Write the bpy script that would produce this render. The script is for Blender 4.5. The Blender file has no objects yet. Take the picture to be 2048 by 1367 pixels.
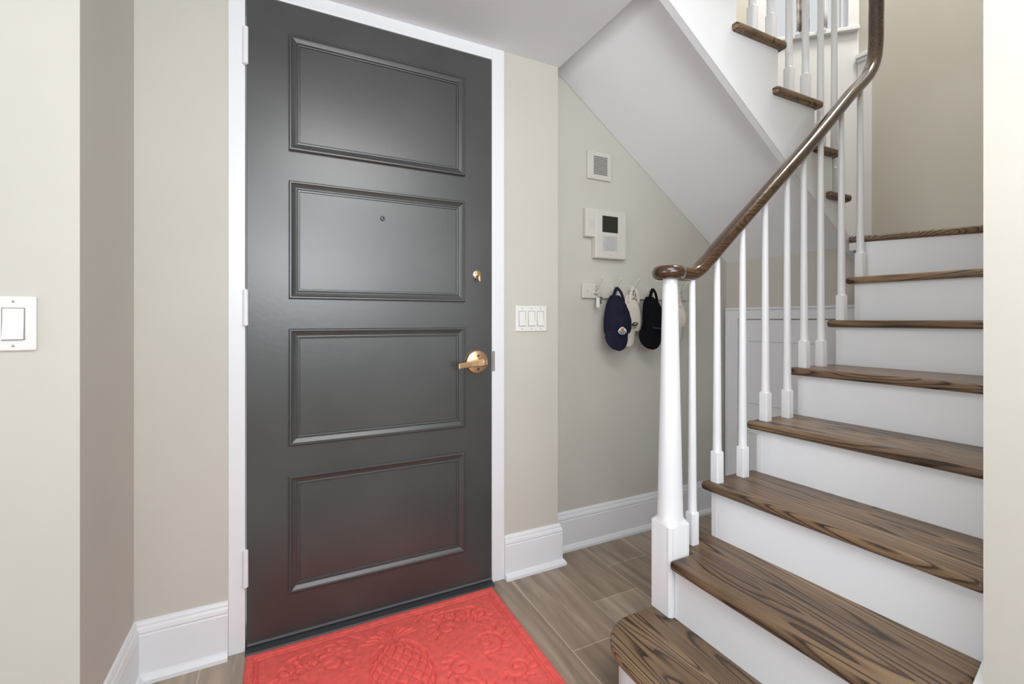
import bpy, bmesh, math, random
import numpy as np
from mathutils import Vector, Matrix
random.seed(7)
S = bpy.context.scene
COL = S.collection
PI = math.pi

# ------------------------------------------------------------------ camera, world, lights, exposure
YAW = math.atan2(913.0, 1834.0)
cd = bpy.data.cameras.new('camera')
cam = bpy.data.objects.new('camera', cd); COL.objects.link(cam)
cam.location = (0, 0, 1.13)
cam.rotation_euler = (PI/2, 0, -YAW)
cd.sensor_width = 36.0
cd.lens = 913.0/2048*36.0
cd.shift_x = 0.0
cd.shift_y = -(683.5-639.0)/2048.0
cd.clip_start = 0.02
S.camera = cam

S.view_settings.view_transform = 'Standard'
S.view_settings.look = 'None'
S.view_settings.gamma = 1.0
S.view_settings.use_curve_mapping = False
S.view_settings.exposure = 0.20

w = bpy.data.worlds.new('daylight'); S.world = w
w.use_nodes = True
bg = w.node_tree.nodes['Background']
bg.inputs[0].default_value = (0.94, 0.965, 1.0, 1)
bg.inputs[1].default_value = 0.82

def area(name, loc, target, sx, sy, power, color=(1, 1, 1)):
    l = bpy.data.lights.new(name, 'AREA'); l.shape = 'RECTANGLE'
    l.size = sx; l.size_y = sy; l.energy = power; l.color = color
    o = bpy.data.objects.new(name, l); COL.objects.link(o)
    o.location = loc
    d = Vector(target)-Vector(loc)
    o.rotation_euler = d.to_track_quat('-Z', 'Y').to_euler()
    return o

area('back_window', (1.15, -3.3, 1.86), (0.6, 1.5, 1.45), 2.4, 0.85, 20.5, (0.98, 0.985, 1.0))
area('side_fill', (-7.0, -1.0, 1.30), (2.0, 0.9, 1.1), 3.0, 2.0, 88, (0.96, 0.98, 1.0))  # unseen fill light added far to the left to brighten the risers
area('ceiling_bounce_fill', (0.1, -1.45, 1.62), (0.3, -1.0, 2.4), 1.2, 1.2, 56, (0.91, 0.955, 1.0))  # added upward fill behind the camera, lifts the ceiling and soffit
area('hall_fill', (0.45, 0.25, 2.26), (0.7, 0.8, 0.0), 0.9, 0.9, 17, (1.0, 0.98, 0.95))  # no fixture here: soft fill added for the lower steps, floor and mat
area('stair_hall_lamp', (2.55, 0.88, 4.45), (2.2, 1.0, 1.5), 0.5, 0.5, 34, (1.0, 0.95, 0.88))

# ------------------------------------------------------------------ materials
def mat(name, color, rough=0.5, metal=0.0, spec=0.5, var=0.0, vscale=6.0, bump=0.0, bscale=200.0, coat=0.0, trans=0.0):
    m = bpy.data.materials.new(name); m.use_nodes = True
    nt = m.node_tree; b = nt.nodes['Principled BSDF']
    b.inputs['Roughness'].default_value = rough
    b.inputs['Metallic'].default_value = metal
    b.inputs['Specular IOR Level'].default_value = spec
    if coat: b.inputs['Coat Weight'].default_value = coat; b.inputs['Coat Roughness'].default_value = 0.12
    tc = nt.nodes.new('ShaderNodeTexCoord')
    n = nt.nodes.new('ShaderNodeTexNoise'); n.inputs['Scale'].default_value = vscale; n.inputs['Detail'].default_value = 5
    nt.links.new(tc.outputs['Object'], n.inputs['Vector'])
    r = nt.nodes.new('ShaderNodeValToRGB')
    r.color_ramp.elements[0].position = 0.3; r.color_ramp.elements[1].position = 0.7
    c0 = [c*(1-var) for c in color]; c1 = [min(1, c*(1+var)) for c in color]
    r.color_ramp.elements[0].color = (*c0, 1); r.color_ramp.elements[1].color = (*c1, 1)
    nt.links.new(n.outputs['Fac'], r.inputs['Fac']); nt.links.new(r.outputs['Color'], b.inputs['Base Color'])
    if bump:
        n2 = nt.nodes.new('ShaderNodeTexNoise'); n2.inputs['Scale'].default_value = bscale; n2.inputs['Detail'].default_value = 4
        nt.links.new(tc.outputs['Object'], n2.inputs['Vector'])
        bp = nt.nodes.new('ShaderNodeBump'); bp.inputs['Strength'].default_value = bump; bp.inputs['Distance'].default_value = 0.002
        nt.links.new(n2.outputs['Fac'], bp.inputs['Height']); nt.links.new(bp.outputs['Normal'], b.inputs['Normal'])
    return m

def oak(name, light, dark, streak, rough=0.38, axis='Y', scale=1.0):
    """stained open grained oak; the grain runs along the given axis"""
    m = bpy.data.materials.new(name); m.use_nodes = True
    nt = m.node_tree; L = nt.links; b = nt.nodes['Principled BSDF']
    b.inputs['Roughness'].default_value = rough
    b.inputs['Specular IOR Level'].default_value = 0.4
    tc = nt.nodes.new('ShaderNodeTexCoord'); oi = nt.nodes.new('ShaderNodeObjectInfo')
    ad = nt.nodes.new('ShaderNodeVectorMath'); ad.operation = 'ADD'
    sc = nt.nodes.new('ShaderNodeVectorMath'); sc.operation = 'SCALE'; sc.inputs[0].default_value = (7.3, 5.1, 3.7)
    L.new(oi.outputs['Random'], sc.inputs['Scale'])
    L.new(tc.outputs['Object'], ad.inputs[0]); L.new(sc.outputs[0], ad.inputs[1])
    mp = nt.nodes.new('ShaderNodeMapping')
    st = 0.085
    mp.inputs['Scale'].default_value = {'X': (st, 1, 1), 'Y': (1, st, 1), 'Z': (1, 1, st)}[axis]
    L.new(ad.outputs[0], mp.inputs['Vector'])
    # warped contour lines = cathedral grain
    n1 = nt.nodes.new('ShaderNodeTexNoise'); n1.inputs['Scale'].default_value = 7.0*scale; n1.inputs['Detail'].default_value = 1.6
    n1.inputs['Distortion'].default_value = 0.35
    L.new(mp.outputs[0], n1.inputs['Vector'])
    mul = nt.nodes.new('ShaderNodeMath'); mul.operation = 'MULTIPLY'; mul.inputs[1].default_value = 30
    L.new(n1.outputs['Fac'], mul.inputs[0])
    fr = nt.nodes.new('ShaderNodeMath'); fr.operation = 'FRACT'; L.new(mul.outputs[0], fr.inputs[0])
    r1 = nt.nodes.new('ShaderNodeValToRGB')
    e = r1.color_ramp.elements
    e[0].position = 0.0; e[0].color = (1, 1, 1, 1)
    e[1].position = 1.0; e[1].color = (0.45, 0.45, 0.45, 1)
    x = r1.color_ramp.elements.new(0.14); x.color = (0.85, 0.85, 0.85, 1)
    x = r1.color_ramp.elements.new(0.36); x.color = (0.12, 0.12, 0.12, 1)
    x = r1.color_ramp.elements.new(0.85); x.color = (0.0, 0.0, 0.0, 1)
    L.new(fr.outputs[0], r1.inputs['Fac'])
    # fine pores
    mp2 = nt.nodes.new('ShaderNodeMapping')
    s2 = 0.035
    mp2.inputs['Scale'].default_value = {'X': (s2, 1, 1), 'Y': (1, s2, 1), 'Z': (1, 1, s2)}[axis]
    L.new(ad.outputs[0], mp2.inputs['Vector'])
    n2 = nt.nodes.new('ShaderNodeTexNoise'); n2.inputs['Scale'].default_value = 170; n2.inputs['Detail'].default_value = 3
    L.new(mp2.outputs[0], n2.inputs['Vector'])
    r2 = nt.nodes.new('ShaderNodeValToRGB'); r2.color_ramp.elements[0].position = 0.42; r2.color_ramp.elements[1].position = 0.62
    L.new(n2.outputs['Fac'], r2.inputs['Fac'])
    # broad tone
    n3 = nt.nodes.new('ShaderNodeTexNoise'); n3.inputs['Scale'].default_value = 9; n3.inputs['Detail'].default_value = 3
    L.new(mp.outputs[0], n3.inputs['Vector'])
    r3 = nt.nodes.new('ShaderNodeValToRGB'); r3.color_ramp.elements[0].position = 0.35; r3.color_ramp.elements[1].position = 0.65
    r3.color_ramp.elements[0].color = (*dark, 1); r3.color_ramp.elements[1].color = (*light, 1)
    L.new(n3.outputs['Fac'], r3.inputs['Fac'])
    mx = nt.nodes.new('ShaderNodeMix'); mx.data_type = 'RGBA'
    mx.inputs['B'].default_value = (*streak, 1)
    L.new(r3.outputs['Color'], mx.inputs['A'])
    m1 = nt.nodes.new('ShaderNodeMath'); m1.operation = 'MULTIPLY'; m1.inputs[1].default_value = 0.88
    L.new(r1.outputs['Color'], m1.inputs[0])
    m2 = nt.nodes.new('ShaderNodeMath'); m2.operation = 'MULTIPLY_ADD'; m2.inputs[1].default_value = 0.22
    L.new(r2.outputs['Color'], m2.inputs[0]); L.new(m1.outputs[0], m2.inputs[2])
    m2.use_clamp = True
    L.new(m2.outputs[0], mx.inputs['Factor'])
    L.new(mx.outputs['Result'], b.inputs['Base Color'])
    bp = nt.nodes.new('ShaderNodeBump'); bp.inputs['Strength'].default_value = 0.12; bp.inputs['Distance'].default_value = 0.001; bp.invert = True
    L.new(m2.outputs[0], bp.inputs['Height']); L.new(bp.outputs['Normal'], b.inputs['Normal'])
    return m

def plank_floor():
    m = bpy.data.materials.new('wood_look_floor_tile'); m.use_nodes = True
    nt = m.node_tree; L = nt.links; b = nt.nodes['Principled BSDF']
    b.inputs['Roughness'].default_value = 0.42
    tc = nt.nodes.new('ShaderNodeTexCoord')
    sp = nt.nodes.new('ShaderNodeSeparateXYZ'); L.new(tc.outputs['Object'], sp.inputs[0])
    au = nt.nodes.new('ShaderNodeMath'); au.operation = 'ADD'; au.inputs[1].default_value = -1.49+1.2*6+31*0.19
    av = nt.nodes.new('ShaderNodeMath'); av.operation = 'ADD'; av.inputs[1].default_value = 1.37+.225*20
    L.new(sp.outputs['Y'], au.inputs[0]); L.new(sp.outputs['X'], av.inputs[0])
    dv = nt.nodes.new('ShaderNodeMath'); dv.operation = 'DIVIDE'; dv.inputs[1].default_value = 0.225; L.new(av.outputs[0], dv.inputs[0])
    fl = nt.nodes.new('ShaderNodeMath'); fl.operation = 'FLOOR'; L.new(dv.outputs[0], fl.inputs[0])
    sh = nt.nodes.new('ShaderNodeMath'); sh.operation = 'MULTIPLY_ADD'; sh.inputs[1].default_value = -0.19; L.new(fl.outputs[0], sh.inputs[0]); L.new(au.outputs[0], sh.inputs[2])
    cb = nt.nodes.new('ShaderNodeCombineXYZ'); L.new(sh.outputs[0], cb.inputs['X']); L.new(av.outputs[0], cb.inputs['Y'])
    br = nt.nodes.new('ShaderNodeTexBrick')
    br.offset = 0.0; br.offset_frequency = 2
    br.inputs['Scale'].default_value = 1.0; br.inputs['Brick Width'].default_value = 1.2; br.inputs['Row Height'].default_value = 0.225
    br.inputs['Mortar Size'].default_value = 0.0013; br.inputs['Mortar Smooth'].default_value = 0.2
    br.inputs['Color1'].default_value = (0.285, 0.215, 0.165, 1)
    br.inputs['Color2'].default_value = (0.42, 0.345, 0.275, 1)
    br.inputs['Mortar'].default_value = (0.62, 0.55, 0.47, 1)
    L.new(cb.outputs[0], br.inputs['Vector'])
    mp = nt.nodes.new('ShaderNodeMapping'); mp.inputs['Scale'].default_value = (1, 0.10, 1)
    L.new(tc.outputs['Object'], mp.inputs['Vector'])
    n = nt.nodes.new('ShaderNodeTexNoise'); n.inputs['Scale'].default_value = 22; n.inputs['Detail'].default_value = 7; n.inputs['Distortion'].default_value = 0.6
    L.new(mp.outputs[0], n.inputs['Vector'])
    r = nt.nodes.new('ShaderNodeValToRGB'); r.color_ramp.elements[0].position = 0.30; r.color_ramp.elements[1].position = 0.72
    r.color_ramp.elements[0].color = (0.62, 0.60, 0.58, 1); r.color_ramp.elements[1].color = (1.30, 1.28, 1.25, 1)
    L.new(n.outputs['Fac'], r.inputs['Fac'])
    mx = nt.nodes.new('ShaderNodeMix'); mx.data_type = 'RGBA'; mx.blend_type = 'MULTIPLY'; mx.inputs['Factor'].default_value = 1
    L.new(br.outputs['Color'], mx.inputs['A']); L.new(r.outputs['Color'], mx.inputs['B'])
    L.new(mx.outputs['Result'], b.inputs['Base Color'])
    return m

BEIGE = mat('beige_wall_paint', (0.575, 0.555, 0.497), 0.75, var=0.025, vscale=2.2, bump=0.05, bscale=350)
TAN = BEIGE
WHITE = mat('white_trim_paint', (0.80, 0.815, 0.84), 0.32, var=0.01, vscale=3, bump=0.03, bscale=60)
WHITEFLAT = mat('white_ceiling_paint', (0.86, 0.875, 0.905), 0.8, var=0.01, vscale=2)
DOOR = mat('charcoal_door_paint', (0.046, 0.049, 0.048), 0.32, spec=0.85, var=0.16, vscale=4, bump=0.10, bscale=60)
DARKMETAL = mat('dark_threshold', (0.035, 0.038, 0.042), 0.45)
BRASS = mat('satin_brass', (0.78, 0.53, 0.32), 0.30, metal=1.0, var=0.06, vscale=30)
BRASSDK = mat('brass_screw', (0.16, 0.10, 0.05), 0.4, metal=0.6)
STEEL = mat('brushed_steel', (0.42, 0.40, 0.38), 0.4, metal=0.8)
PLASTIC = mat('white_plastic', (0.80, 0.79, 0.76), 0.35)
IVORY = mat('ivory_plastic', (0.62, 0.60, 0.54), 0.4)
SCREEN = mat('dark_screen', (0.025, 0.022, 0.018), 0.25)
GAP = mat('shadow_gap', (0.26, 0.25, 0.23), 0.7)
PRINT = mat('grey_print', (0.36, 0.36, 0.37), 0.6)
PRINTBG = mat('pale_label', (0.52, 0.52, 0.51), 0.5)
NAVY = mat('navy_cotton', (0.012, 0.012, 0.030), 0.85, spec=0.2, var=0.2, vscale=60, bump=0.35, bscale=700)
BLACK = mat('black_cotton', (0.0035, 0.0035, 0.005), 0.9, spec=0.12, var=0.2, vscale=60, bump=0.35, bscale=700)
CREAM = mat('cream_cotton', (0.74, 0.69, 0.60), 0.85, var=0.05, vscale=30, bump=0.3, bscale=500)
EMBW = mat('white_thread', (0.72, 0.70, 0.68), 0.7)
EMBO = mat('orange_thread', (0.50, 0.17, 0.06), 0.7)
EMBB = mat('blue_thread', (0.03, 0.11, 0.22), 0.7)
EMBD = mat('dark_blue_thread', (0.03, 0.04, 0.09), 0.6)
EMBK = mat('brown_thread', (0.07, 0.05, 0.035), 0.7)
RAIL = oak('varnished_walnut_stain', (0.092, 0.046, 0.019), (0.052, 0.025, 0.011), (0.028, 0.013, 0.007), rough=0.2, axis='X')
RAIL.node_tree.nodes['Principled BSDF'].inputs['Coat Weight'].default_value = 0.6
RAIL.node_tree.nodes['Principled BSDF'].inputs['Coat Roughness'].default_value = 0.12
TREAD = oak('stained_oak_tread', (0.30, 0.195, 0.110), (0.14, 0.088, 0.052), (0.026, 0.016, 0.011), rough=0.33)
FLOORM = plank_floor()
LACE = mat('lace_curtain', (0.50, 0.46, 0.42), 0.9, var=0.45, vscale=26)
GLASS = bpy.data.materials.new('window_glass'); GLASS.use_nodes = True
_b = GLASS.node_tree.nodes['Principled BSDF']; _b.inputs['Transmission Weight'].default_value = 1.0; _b.inputs['Roughness'].default_value = 0.0; _b.inputs['IOR'].default_value = 1.05

def red_mat():
    m = mat('red_fibre_mat', (0.83, 0.128, 0.112), 0.9, spec=0.2, var=0.12, vscale=60, bump=0.5, bscale=420)
    return m
RED = red_mat()

# ------------------------------------------------------------------ mesh helpers
def link(name, bm, m, parent=None, smooth=False, bevel=0.0, seg=2):
    me = bpy.data.meshes.new(name)
    bmesh.ops.recalc_face_normals(bm, faces=bm.faces)
    bm.to_mesh(me); bm.free()
    me.materials.append(m)
    o = bpy.data.objects.new(name, me); COL.objects.link(o)
    if parent: o.parent = parent
    if smooth:
        for p in me.polygons: p.use_smooth = True
    if bevel:
        b = o.modifiers.new('bevel', 'BEVEL'); b.width = bevel; b.segments = seg; b.limit_method = 'ANGLE'; b.angle_limit = 0.6
        b.harden_normals = False
    return o

def empty(name, loc=(0, 0, 0)):
    o = bpy.data.objects.new(name, None); COL.objects.link(o); o.location = loc; o.empty_display_size = 0.1
    return o

def tag(o, label, cat, group=None):
    o['label'] = label; o['category'] = cat
    if group: o['group'] = group
    return o

def struct(o):
    o['kind'] = 'structure'; return o

def box(bm, a, b):
    x0, y0, z0 = a; x1, y1, z1 = b
    v = [bm.verts.new(p) for p in ((x0,y0,z0),(x1,y0,z0),(x1,y1,z0),(x0,y1,z0),(x0,y0,z1),(x1,y0,z1),(x1,y1,z1),(x0,y1,z1))]
    for f in ((0,3,2,1),(4,5,6,7),(0,1,5,4),(1,2,6,5),(2,3,7,6),(3,0,4,7)):
        bm.faces.new([v[i] for i in f])
    return v

def B(a, b):
    bm = bmesh.new(); box(bm, a, b); return bm

def prism(bm, pts, vec):
    """closed polygon of 3D points extruded by vec"""
    vec = Vector(vec)
    lo = [bm.verts.new(Vector(p)) for p in pts]; hi = [bm.verts.new(Vector(p)+vec) for p in pts]
    n = len(pts)
    bm.faces.new(lo[::-1]); bm.faces.new(hi)
    for i in range(n):
        bm.faces.new((lo[i], lo[(i+1) % n], hi[(i+1) % n], hi[i]))

def P(pts, vec):
    bm = bmesh.new(); prism(bm, pts, vec); return bm

def rings(bm, rs, cap=True):
    """rs: list of rings (lists of points of equal length)"""
    vr = [[bm.verts.new(Vector(p)) for p in r] for r in rs]
    n = len(vr[0])
    for a, b in zip(vr, vr[1:]):
        for i in range(n):
            bm.faces.new((a[i], a[(i+1) % n], b[(i+1) % n], b[i]))
    if cap:
        bm.faces.new(vr[0][::-1]); bm.faces.new(vr[-1])

def lathe(bm, prof, centre, axis='Z', n=32):
    """prof: list of (radius, height along axis)"""
    c = Vector(centre); rs = []
    for r, h in prof:
        ring = []
        for i in range(n):
            a = 2*PI*i/n; u, v = r*math.cos(a), r*math.sin(a)
            ring.append(c+Vector({'Z': (u, v, h), 'Y': (u, h, v), 'X': (h, u, v)}[axis]))
        rs.append(ring)
    rings(bm, rs)

def sweep(bm, path, prof, up=Vector((0, 0, 1)), closed=False, side0=None):
    """prof: list of (side, up) offsets; path: list of Vector; side fixed when given"""
    path = [Vector(p) for p in path]; n = len(path); rs = []
    prev = None
    for i, p in enumerate(path):
        t = (path[min(i+1, n-1)]-path[max(i-1, 0)]).normalized()
        if side0 is not None and prev is None: s = Vector(side0)
        elif prev is None: s = t.cross(up)
        else: s = prev
        s = (s - t*s.dot(t)).normalized(); prev = s
        u = s.cross(t).normalized()
        rs.append([p+s*a+u*b for a, b in prof])
    rings(bm, rs)

def tube(bm, path, r, n=10, taper=None):
    path = [Vector(p) for p in path]
    m = len(path); prev = None; rs = []
    for i, p in enumerate(path):
        t = (path[min(i+1, m-1)]-path[max(i-1, 0)]).normalized()
        if prev is None:
            s = t.orthogonal().normalized()
        else: s = prev
        s = (s - t*s.dot(t)).normalized(); prev = s
        u = s.cross(t)
        rr = r if taper is None else r*taper[i]
        rs.append([p+(s*math.cos(2*PI*k/n)+u*math.sin(2*PI*k/n))*rr for k in range(n)])
    rings(bm, rs)

def smooth_path(pts, sub=6):
    """Catmull-Rom through pts"""
    pts = [Vector(p) for p in pts]; out = []
    for i in range(len(pts)-1):
        p0 = pts[max(i-1, 0)]; p1 = pts[i]; p2 = pts[i+1]; p3 = pts[min(i+2, len(pts)-1)]
        for k in range(sub):
            t = k/sub
            out.append(0.5*((2*p1)+(p2-p0)*t+(2*p0-5*p1+4*p2-p3)*t*t+(3*p1-p0-3*p2+p3)*t**3))
    out.append(pts[-1]); return out

def weighted(o):
    m = o.modifiers.new('wn', 'WEIGHTED_NORMAL'); m.keep_sharp = True

# ------------------------------------------------------------------ room shell
DW = 1.80      # wall with the front door (its face towards the camera)
CW = 1.895     # wall with the pegs
RX = -0.421    # short return wall
CEIL = 2.30
EX = 3.05      # end wall of the stair hall

struct(link('floor', B((-3.4, -3.6, -0.08), (EX, 1.96, 0.0)), FLOORM))
struct(link('ceiling', B((-3.4, -3.6, CEIL), (1.14, 1.895, CEIL+0.30)), WHITEFLAT))
struct(link('wall_front_left', B((-3.4, 1.38, 0), (RX, 1.48, CEIL)), BEIGE))
struct(link('wall_return', B((RX-0.10, 1.48, 0), (RX, DW, CEIL)), BEIGE))
# wall around the door opening
bm = bmesh.new()
box(bm, (RX-0.10, DW, 0), (-0.170, DW+0.16, CEIL))
box(bm, (0.857, DW, 0), (1.134, DW+0.16, CEIL))
struct(link('wall_door', bm, BEIGE))
struct(link('wall_pegs', B((1.134, CW, 0), (2.72, CW+0.10, 4.7)), BEIGE))
# wall under the landing, with the opening for the low door
struct(link('wall_under_stairs', B((2.39, 1.13, 0), (2.44, CW, 1.478)), BEIGE))
# right hand walls
struct(link('wall_right_stair', B((1.25, 0.277, 0), (EX+0.10, 0.397, 4.7)), TAN))
struct(link('wall_end', B((EX, 0.397, 0), (EX+0.10, 1.508, 4.7)), TAN))
struct(link('ceiling_stair', B((1.14, 0.287, 4.7), (EX+0.1, CW+0.1, 4.8)), WHITEFLAT))

# diagonal corner wall with the upper window
PX, PY = EX, 1.508
DX, DY = -0.7317, 0.6816
def dg(s, out, z):      # s along the wall, out behind it
    return (PX+DX*s+0.6816*out, PY+DY*s+0.7317*out, z)
def dbox(bm, s0, s1, o0, o1, z0, z1):
    pts = [dg(s0, o0, z0), dg(s1, o0, z0), dg(s1, o1, z0), dg(s0, o1, z0)]
    prism(bm, pts, (0, 0, z1-z0))
SILL = 2.87
bm = bmesh.new()
dbox(bm, 0.0, 0.565, 0, 0.10, 1.504, SILL)
dbox(bm, 0.0, 0.045, 0, 0.10, SILL, 4.7)
dbox(bm, 0.52, 0.565, 0, 0.10, SILL, 4.7)
dbox(bm, 0.045, 0.52, 0, 0.10, 4.1, 4.7)
struct(link('wall_corner', bm, WHITE))
bm = bmesh.new()
for s0, s1 in ((0.004, 0.06), (0.505, 0.56)):
    dbox(bm, s0, s1, -0.018, 0.0, SILL-0.02, 4.15)
dbox(bm, 0.06, 0.505, -0.018, 0.0, 4.08, 4.15)
dbox(bm, 0.06, 0.08, 0.03, 0.06, SILL, 4.1); dbox(bm, 0.485, 0.505, 0.03, 0.06, SILL, 4.1)
dbox(bm, 0.275, 0.29, 0.03, 0.06, SILL, 4.1)
win = struct(link('window_1', bm, WHITE, bevel=0.003))
bm = bmesh.new(); dbox(bm, 0.004, 0.56, -0.03, 0.03, SILL-0.03, SILL-0.006); link('window_sill', bm, WHITE, win, bevel=0.004)
bm = bmesh.new(); dbox(bm, 0.08, 0.275, 0.043, 0.047, SILL, 4.1); link('window_pane', bm, GLASS, win)
bm = bmesh.new(); dbox(bm, 0.29, 0.485, 0.043, 0.047, SILL, 4.1); link('window_pane', bm, GLASS, win)
# gathered lace curtain and a plain tied one
def curtain(s0, s1, z0, z1, flare, m, name, folds):
    bm = bmesh.new(); n = 36; k = 14; g = []
    for j in range(k+1):
        t = j/k; row = []
        for i in range(n+1):
            u = i/n; s = s0+(s1-s0)*u + flare*(t**1.6)*(u)
            o = -0.042 + 0.010*math.sin(u*folds*2*PI)
            row.append(bm.verts.new(dg(s, o, z0+(z1-z0)*t)))
        g.append(row)
    for j in range(k):
        for i in range(n): bm.faces.new((g[j][i], g[j][i+1], g[j+1][i+1], g[j+1][i]))
    o = link(name, bm, m, smooth=True)
    md = o.modifiers.new('solid', 'SOLIDIFY'); md.thickness = 0.002
    return o
tag(curtain(0.268, 0.335, SILL+0.0, 4.05, 0.03, LACE, 'lace_curtain', 3), 'mottled grey brown lace curtain hanging in the upper stair window', 'curtain')
tag(curtain(0.175, 0.225, SILL+0.0, 4.05, 0.03, WHITEFLAT, 'white_curtain', 3), 'plain white tied back curtain in the upper stair window', 'curtain')
# white wainscot return beside the corner wall with its moulded cap
struct(link('trim_1', B((EX-0.012, 1.44, 1.504), (EX, 1.508, 2.665)), WHITE))
bm = bmesh.new(); box(bm, (EX-0.035, 1.425, 2.665), (EX, 1.512, 2.69)); box(bm, (EX-0.024, 1.43, 2.645), (EX, 1.508, 2.665))
struct(link('trim_2', bm, WHITE, bevel=0.004))

# baseboards
BP = [(0, 0), (0.030, 0), (0.030, 0.012), (0.022, 0.024), (0.016, 0.028), (0.016, 0.146), (0.014, 0.150), (0.016, 0.156), (0.014, 0.166),
      (0.010, 0.172), (0.010, 0.178), (0.006, 0.186), (0.0, 0.188)]
def baseboard(name, path):
    """path of (x, y) on the wall face; the room lies to the right of the walking direction"""
    bm = bmesh.new(); n = len(path); rs = []
    for i, p in enumerate(path):
        p = Vector(p)
        d0 = (p-Vector(path[i-1])).normalized() if i > 0 else None
        d1 = (Vector(path[i+1])-p).normalized() if i < n-1 else None
        if d0 is None: d0 = d1
        if d1 is None: d1 = d0
        n0 = Vector((d0.y, -d0.x)); n1 = Vector((d1.y, -d1.x))
        m = (n0+n1).normalized(); m = m/max(0.2, m.dot(n0))
        rs.append([(p.x+m.x*o, p.y+m.y*o, z) for o, z in BP])
    rings(bm, rs)
    return struct(link(name, bm, WHITE))
baseboard('baseboard_left', [(-3.4, 1.38), (RX, 1.38), (RX, DW), (-0.170, DW)])
baseboard('baseboard_door', [(0.857, DW), (1.134, DW), (1.134, CW)])
baseboard('baseboard_pegs', [(1.150, CW), (2.39, CW)])

# ------------------------------------------------------------------ front door
bm = bmesh.new()
box(bm, (-0.170, DW-0.004, 0), (-0.1205, DW+0.15, CEIL)); box(bm, (0.7985, DW-0.004, 0), (0.857, DW+0.15, CEIL))
box(bm, (-0.1205, DW-0.004, 2.249), (0.7985, DW+0.15, CEIL))
fr = struct(link('trim_3', bm, WHITE, bevel=0.002))
DF = DW-0.002
door = struct(link('door_1', B((-0.117, DF, 0.014), (0.795, DF+0.045, 2.246)), DOOR, bevel=0.002))
MP = [(0, 0), (0, 0.010), (0.0035, 0.0135), (0.0075, 0.0135), (0.0100, 0.0105), (0.0135, 0.0085), (0.022, 0.0045), (0.0245, 0.0040), (0.0255, 0.0070),
      (0.0285, 0.0075), (0.0300, 0.0045), (0.0345, 0.0040), (0.036, 0.0)]
def moulding(x0, x1, z0, z1):
    bm = bmesh.new(); corners = [(x0, z0, 1, 1), (x1, z0, -1, 1), (x1, z1, -1, -1), (x0, z1, 1, -1)]
    vr = [[bm.verts.new((x+sx*i, DF-h, z+sz*i)) for i, h in MP] for x, z, sx, sz in corners]
    for k in range(4):
        a, b = vr[k], vr[(k+1) % 4]
        for i in range(len(MP)-1): bm.faces.new((a[i], b[i], b[i+1], a[i+1]))
    return link('panel_moulding', bm, DOOR, door)
for z0, z1 in ((1.728, 2.139), (1.204, 1.621), (0.684, 1.098), (0.165, 0.579)):
    moulding(0.013, 0.672, z0, z1)
# hinges, painted white with the frame
for z0, z1 in ((1.999, 2.123), (1.111, 1.231), (0.224, 0.347)):
    bm = bmesh.new()
    lathe(bm, [(0.002, z0-0.004), (0.0085, z0), (0.0085, z1), (0.002, z1+0.004)], (-0.119, DF-0.008, 0), n=16)
    box(bm, (-0.140, DF-0.0035, z0+0.002), (-0.120, DF-0.001, z1-0.002))
    link('hinge', bm, WHITE, door, smooth=False)
bm = bmesh.new(); prism(bm, [(-0.116, DF, 0.015), (-0.116, DF-0.004, 0.015), (-0.116, DF-0.003, 0.021), (-0.116, DF, 0.022)], (0.910, 0, 0))
link('door_sweep', bm, mat('grey_sweep', (0.11, 0.125, 0.135), 0.4), door)
# peephole
bm = bmesh.new(); lathe(bm, [(0.009, 0.001), (0.009, -0.004), (0.0075, -0.006), (0.0055, -0.006), (0.005, -0.003)], (0.338, DF, 1.52), 'Y', 24)
ph = link('peephole', bm, mat('dark_bronze', (0.09, 0.085, 0.08), 0.4, metal=0.6), door, smooth=False)
bm = bmesh.new(); lathe(bm, [(0.0048, -0.0032), (0.0048, -0.005), (0.001, -0.0056)], (0.338, DF, 1.52), 'Y', 16); link('lens', bm, SCREEN, ph)
# lever handle
bm = bmesh.new(); lathe(bm, [(0.050, 0.0), (0.050, -0.005), (0.048, -0.009), (0.043, -0.0115), (0.001, -0.013)], (0.728, DF, 0.952), 'Y', 48)
rose = link('lever_handle', bm, BRASS, door, smooth=True)
rose.modifiers.new('es', 'EDGE_SPLIT').split_angle = 0.7
bm = bmesh.new(); lathe(bm, [(0.017, -0.012), (0.015, -0.03), (0.015, -0.050)], (0.735, DF, 0.952), 'Y', 24)
pts = [(0.752, DF-0.056, 0.953), (0.735, DF-0.057, 0.953), (0.710, DF-0.057, 0.951), (0.680, DF-0.058, 0.948), (0.650, DF-0.060, 0.945), (0.628, DF-0.062, 0.942), (0.6245, DF-0.062, 0.942)]
hh = [0.012, 0.0165, 0.0145, 0.0115, 0.0115, 0.0115, 0.010]; tt = [0.005, 0.007, 0.0065, 0.006, 0.006, 0.006, 0.005]
rs = []
for p, a, b in zip(pts, hh, tt):
    rs.append([(p[0], p[1]+b*sy*q, p[2]+a*sz*r) for sy, sz, q, r in ((-1, -1, 1, .7), (-1, -1, .6, 1), (1, -1, .6, 1), (1, -1, 1, .7), (1, 1, 1, .7), (1, 1, .6, 1), (-1, 1, .6, 1), (-1, 1, 1, .7))])
rings(bm, rs)
link('lever', bm, BRASS, rose)
bm = bmesh.new(); lathe(bm, [(0.0095, -0.060), (0.0095, -0.0665), (0.0085, -0.0675), (0.001, -0.0675)], (0.740, DF, 0.953), 'Y', 24)
link('thumb_turn', bm, BRASS, rose)
bm = bmesh.new(); box(bm, (0.7388, DF-0.0682, 0.945), (0.7412, DF-0.0674, 0.961)); link('turn_slot', bm, BRASSDK, rose)
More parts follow.
